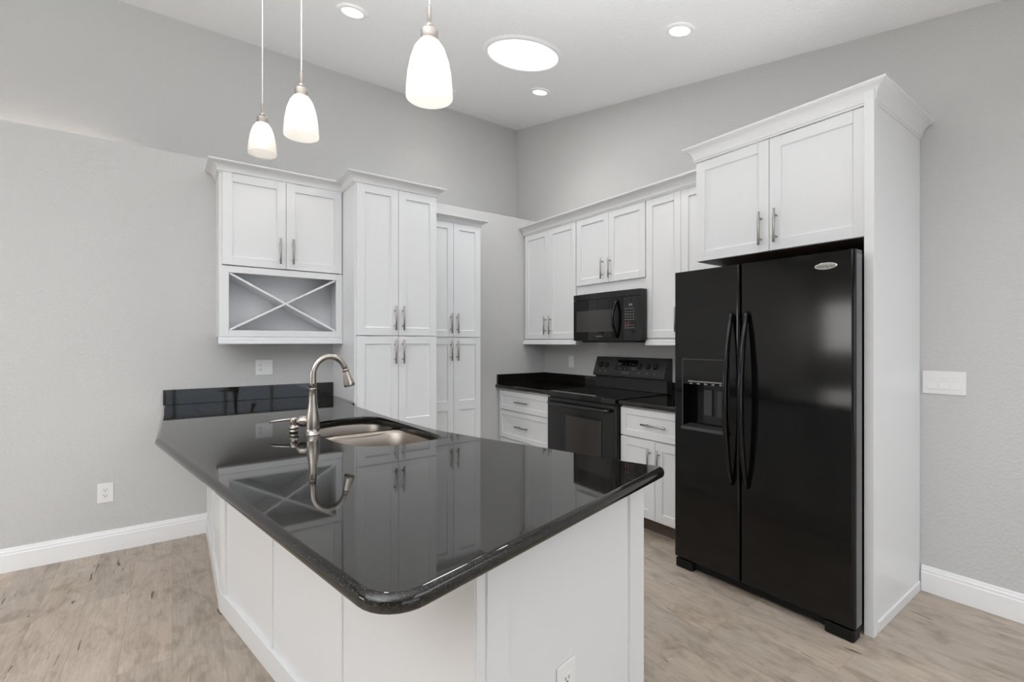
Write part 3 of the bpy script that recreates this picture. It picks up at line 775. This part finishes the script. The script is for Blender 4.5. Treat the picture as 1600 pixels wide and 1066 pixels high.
# ------------------------------------------------------------------ sink
t = thing('sink', 'undermount stainless double-bowl sink set in the peninsula counter', 'sink', (0, 0, 0))
def bowl(x0, x1, y0, y1, deep):
    cx, cy, hx, hy = (x0 + x1)/2, (y0 + y1)/2, (x1 - x0)/2, (y1 - y0)/2; n = 64
    def se(k, m): return [(cx + k*hx*math.copysign(abs(math.cos(a))**(2/m), math.cos(a)), cy + k*hy*math.copysign(abs(math.sin(a))**(2/m), math.sin(a))) for a in (2*PI*i/n for i in range(n))]
    lv = [(0.8705, 1.04, 4.2), (0.866, 1.02, 4.0), (0.855, 1.0, 3.8), (0.80, 0.975, 3.6), (0.74, 0.95, 3.5), (0.712, 0.925, 3.4), (0.698, 0.89, 3.4), (0.690, 0.83, 3.3), (0.687, 0.72, 3), (0.685, 0.12, 2)]
    R_ = [[(p[0], p[1], 0.8705 - (0.8705 - z)*deep) for p in se(k, m)] for z, k, m in lv]
    o = B().rings(R_, False, True, True).build('bowl', M['steel'], t)
    B().lathe([(0.042, 0.0), (0.042, 0.003), (0.03, 0.001), (0.0, -0.001)], (cx, cy, 0.8705 - 0.1855*deep + 0.0015), cap1=False).build('drain', M['chrome'], o)
bowl(0.545, 0.985, 1.825, 2.336, 1.0); bowl(0.535, 0.968, 2.368, 2.662, 0.85)
b = B().tube([(0.535, 2.352, 0.862), (0.60, 2.352, 0.860), (0.75, 2.350, 0.857), (0.90, 2.350, 0.860), (0.972, 2.350, 0.862)], [0.022, 0.018, 0.016, 0.018, 0.022], 12, 0.5)
b.build('divider', M['steel'], t)

# ------------------------------------------------------------------ faucet and soap dispenser
FZ = 0.9073
t = thing('faucet', 'brushed nickel gooseneck pull-down faucet standing beside the sink', 'faucet', (0.520, 2.270, FZ))
prof = [(0.034, 0.0), (0.034, 0.003), (0.0285, 0.005), (0.0295, 0.03), (0.0298, 0.055), (0.0275, 0.085), (0.0225, 0.115), (0.0185, 0.140), (0.0168, 0.175), (0.0158, 0.204), (0.0164, 0.205), (0.0164, 0.210), (0.0152, 0.211)]
B().lathe(prof).build('body', M['nickel'], t)
path = [(0, 0, 0.208), (0, 0, 0.235), (0.0, 0, 0.262)]
for k in range(1, 15):
    a = PI - k*PI*0.92/14; path.append((0.074 + 0.074*math.cos(a), 0, 0.268 + 0.086*math.sin(a)))
B().tube(path, [0.0152, 0.0148, 0.0142] + [0.0138 - 0.00012*k for k in range(14)], 18).build('spout', M['nickel'], t)
e = Vector(path[-1]); dd = (Vector(path[-1]) - Vector(path[-2])).normalized(); dd = (dd*0.75 + Vector((0.10, -0.06, -0.6))).normalized()
B().lathe([(0.0135, 0.0), (0.0155, 0.002), (0.0155, 0.008), (0.0135, 0.010), (0.0150, 0.016), (0.019, 0.040), (0.0245, 0.070), (0.0255, 0.080), (0.0235, 0.084), (0.0, 0.083)], e - dd*0.004, dd, 26, True, False).build('spray_head', M['nickel'], t)
hd = Vector((-0.80, 0.58, 0.10)).normalized()
h = B().lathe([(0.017, 0.016), (0.020, 0.026), (0.0245, 0.034), (0.0255, 0.052), (0.022, 0.064), (0.013, 0.071), (0.0, 0.072)], (0, 0, 0.056), hd, 24, True, False)
h.build('handle', M['nickel'], t)
t = thing('soap_dispenser', 'small brushed nickel soap dispenser with a flat spout left of the faucet', 'soap dispenser', (0.459, 2.370, FZ))
B().lathe([(0.019, 0), (0.019, 0.010), (0.016, 0.013), (0.017, 0.016), (0.0235, 0.019), (0.0235, 0.026), (0.017, 0.030), (0.014, 0.034), (0.0150, 0.040), (0.0165, 0.046), (0.0165, 0.062), (0.014, 0.069), (0.0, 0.071)], cap1=False).build('pump', M['nickel'], t)
sd_ = Vector((-0.93, 0.36, 0)).normalized()
B().tube([sd_*0.006 + Vector((0, 0, 0.061)), sd_*0.04 + Vector((0, 0, 0.060)), sd_*0.082 + Vector((0, 0, 0.056)), sd_*0.104 + Vector((0, 0, 0.052))], [0.0095, 0.0082, 0.0072, 0.0062], 12, 0.75).build('spout', M['nickel'], t)

# ------------------------------------------------------------------ pendants
def pendant(label, x, y, zb):
    t = thing('pendant_light', label, 'pendant light', (x, y, zb), 0, 'frosted glass pendants over the peninsula')
    zc = CZ(y) - zb
    S = 1.0
    out = [(0.0205, 0.148), (0.028, 0.143), (0.040, 0.125), (0.050, 0.095), (0.0565, 0.060), (0.0598, 0.025), (0.0605, 0.006), (0.0600, 0.0)]
    inn_ = [(r - 0.003, z) for r, z in out[::-1]]
    o = B().lathe(out + inn_ + [out[0]], cap0=False, cap1=False, seg=40).build('shade', M['shade'], t)
    B().lathe([(0.026, 0.142), (0.026, 0.147), (0.023, 0.149), (0.023, 0.172), (0.021, 0.176), (0.010, 0.178), (0.0, 0.178)], cap1=False).build('cap', M['nickel'], t)
    B().lathe([(0.0, 0.176), (0.007, 0.178), (0.0105, 0.186), (0.007, 0.194), (0.0055, 0.195), (0.0055, 0.236), (0.004, 0.238), (0.0, 0.238)], cap0=False, cap1=False).build('stem', M['nickel'], t)
    B().tube([(0, 0, 0.236), (0, 0, zc - 0.02)], 0.0022, 8).build('cord', M['cord'], t)
    B().lathe([(0.0, zc - 0.026), (0.045, zc - 0.024), (0.055, zc - 0.012), (0.055, zc + 0.02), (0, zc + 0.02)], cap0=False, cap1=False).build('canopy', M['nickel'], t)
    B().lathe([(0.0, 0.035), (0.012, 0.038), (0.022, 0.050), (0.025, 0.066), (0.021, 0.085), (0.013, 0.105), (0.012, 0.140)], cap0=False, seg=20).build('bulb', M['bulb'], t)
pendant('frosted glass pendant farthest back, lowest-left of the three over the peninsula', 0.342, 2.466, 2.205)
pendant('middle frosted glass pendant of the three over the peninsula', 0.385, 1.855, 2.085)
pendant('nearest and largest-looking frosted glass pendant, hanging over the counter corner', 0.543, 1.119, 1.965)

# ------------------------------------------------------------------ ceiling fittings
tilt = math.atan(0.205)
def ceil_thing(name, label, cat, x, y, group=None):
    o = thing(name, label, cat, (x, y, CZ(y)), 0, group); o.rotation_euler = (tilt, 0, 0); return o
def recessed(label, x, y, r=0.085, e=20):
    t = ceil_thing('recessed_light', label, 'recessed light', x, y, 'recessed lights round the skylight')
    B().lathe([(r*0.70, -0.004), (r*0.74, -0.012), (r*0.96, -0.008), (r, -0.001)], cap0=False, cap1=False, seg=36).build('trim_ring', M['trim'], t)
    B().lathe([(0, -0.0055), (r*0.72, -0.0055), (r*0.72, -0.001)], cap0=False, cap1=False, seg=36).build('lens', M['led'], t)
    l = bpy.data.lights.new('recessed_lamp', 'SPOT'); l.energy = e; l.color = (1.0, 0.93, 0.85); l.spot_size = 2.0; l.spot_blend = 0.8; l.shadow_soft_size = 0.06
    lo = bpy.data.objects.new('recessed_lamp', l); C.objects.link(lo); lo.location = (x, y, CZ(y) - 0.03)
recessed('round recessed ceiling light nearest the top edge above the far pendants', 0.978, 3.178, 0.095)
recessed('larger-looking round recessed ceiling light above the refrigerator side', 2.53, 1.738, 0.085, 24)
recessed('round recessed ceiling light just below the skylight, toward the corner', 2.655, 3.250, 0.088, 14)
recessed('round recessed ceiling light almost hidden behind the nearest pendant shade', 2.09, 3.99, 0.10, 5)
t = ceil_thing('tubular_skylight', 'large bright oval-looking round tubular skylight in the sloped ceiling', 'skylight', 2.112, 2.783)
B().lathe([(0.262, -0.006), (0.268, -0.016), (0.290, -0.012), (0.303, -0.001)], cap0=False, cap1=False, seg=64).build('trim_ring', M['trim'], t)
B().lathe([(0, -0.008), (0.264, -0.008), (0.264, -0.001)], cap0=False, cap1=False, seg=64).build('diffuser', M['sky'], t)
l = bpy.data.lights.new('skylight_daylight', 'AREA'); l.shape = 'DISK'; l.size = 0.5; l.energy = 14; l.color = (0.97, 0.985, 1.0)
lo = bpy.data.objects.new('skylight_daylight', l); C.objects.link(lo); lo.location = (2.112, 2.783, CZ(2.783) - 0.03); lo.rotation_euler = (tilt, 0, 0)

# ------------------------------------------------------------------ outlets and switches (local: x right, y into wall, z up)
def plate_mesh(wd, ht): return B().box(-wd/2, wd/2, -0.006, -0.0008, -ht/2, ht/2)
def socket(t, cx):
    o = B().box(cx - 0.017, cx + 0.017, -0.0075, -0.005, -0.034, 0.034).build('receptacle', M['plate'], t, 0.001)
    b = B()
    for z in (0.018, -0.016):
        b.box(cx - 0.0085, cx - 0.0060, -0.0079, -0.0074, z, z + 0.009); b.box(cx + 0.0060, cx + 0.0085, -0.0079, -0.0074, z, z + 0.008)
        b.lathe([(0.0032, 0.0), (0.0032, 0.0005)], (cx, -0.0074, z - 0.006), (0, -1, 0), 10)
    b.build('slots', M['plate_dark'], o)
def rocker(t, cx):
    B().extrude_x([(-0.005, -0.034), (-0.010, -0.033), (-0.0065, 0.0), (-0.0085, 0.033), (-0.005, 0.034)], cx - 0.0165, cx + 0.0165).build('rocker_switch', M['plate'], t)
def device(label, loc, rz, wd, ht, items, name='wall_outlet', cat='outlet'):
    t = thing(name, label, cat, loc, rz)
    plate_mesh(wd, ht).build('cover_plate', M['plate'], t, 0.0025, 3)
    for kind, cx in items: (socket if kind == 's' else rocker)(t, cx)
device('white outlet low on the left wall above the baseboard', (-0.3415, YL, 0.376), 0, 0.079, 0.121, [('s', 0.0)])
device('white plate with outlet and switch above the black backsplash on the left wall', (0.553, YL, 1.140), 0, 0.114, 0.112, [('s', -0.024), ('r', 0.026)])
device('small white switch plate on the right wall just left of the stove', (XR, 3.487, 1.132), RW, 0.078, 0.118, [('r', 0.0)], 'wall_switch', 'switch')
device('white triple rocker switch plate on the right wall past the refrigerator panel', (XR, 0.6685, 1.116), RW, 0.171, 0.120, [('r', -0.046), ('r', 0.0), ('r', 0.046)], 'wall_switch', 'switch')
po = CN + WD*0.324; nn = Vector((WD.y, -WD.x))
device('white outlet low on the front face of the peninsula', (po.x + nn.x*0.0002, po.y + nn.y*0.0002, 0.383), an, 0.082, 0.128, [('s', 0.0)])
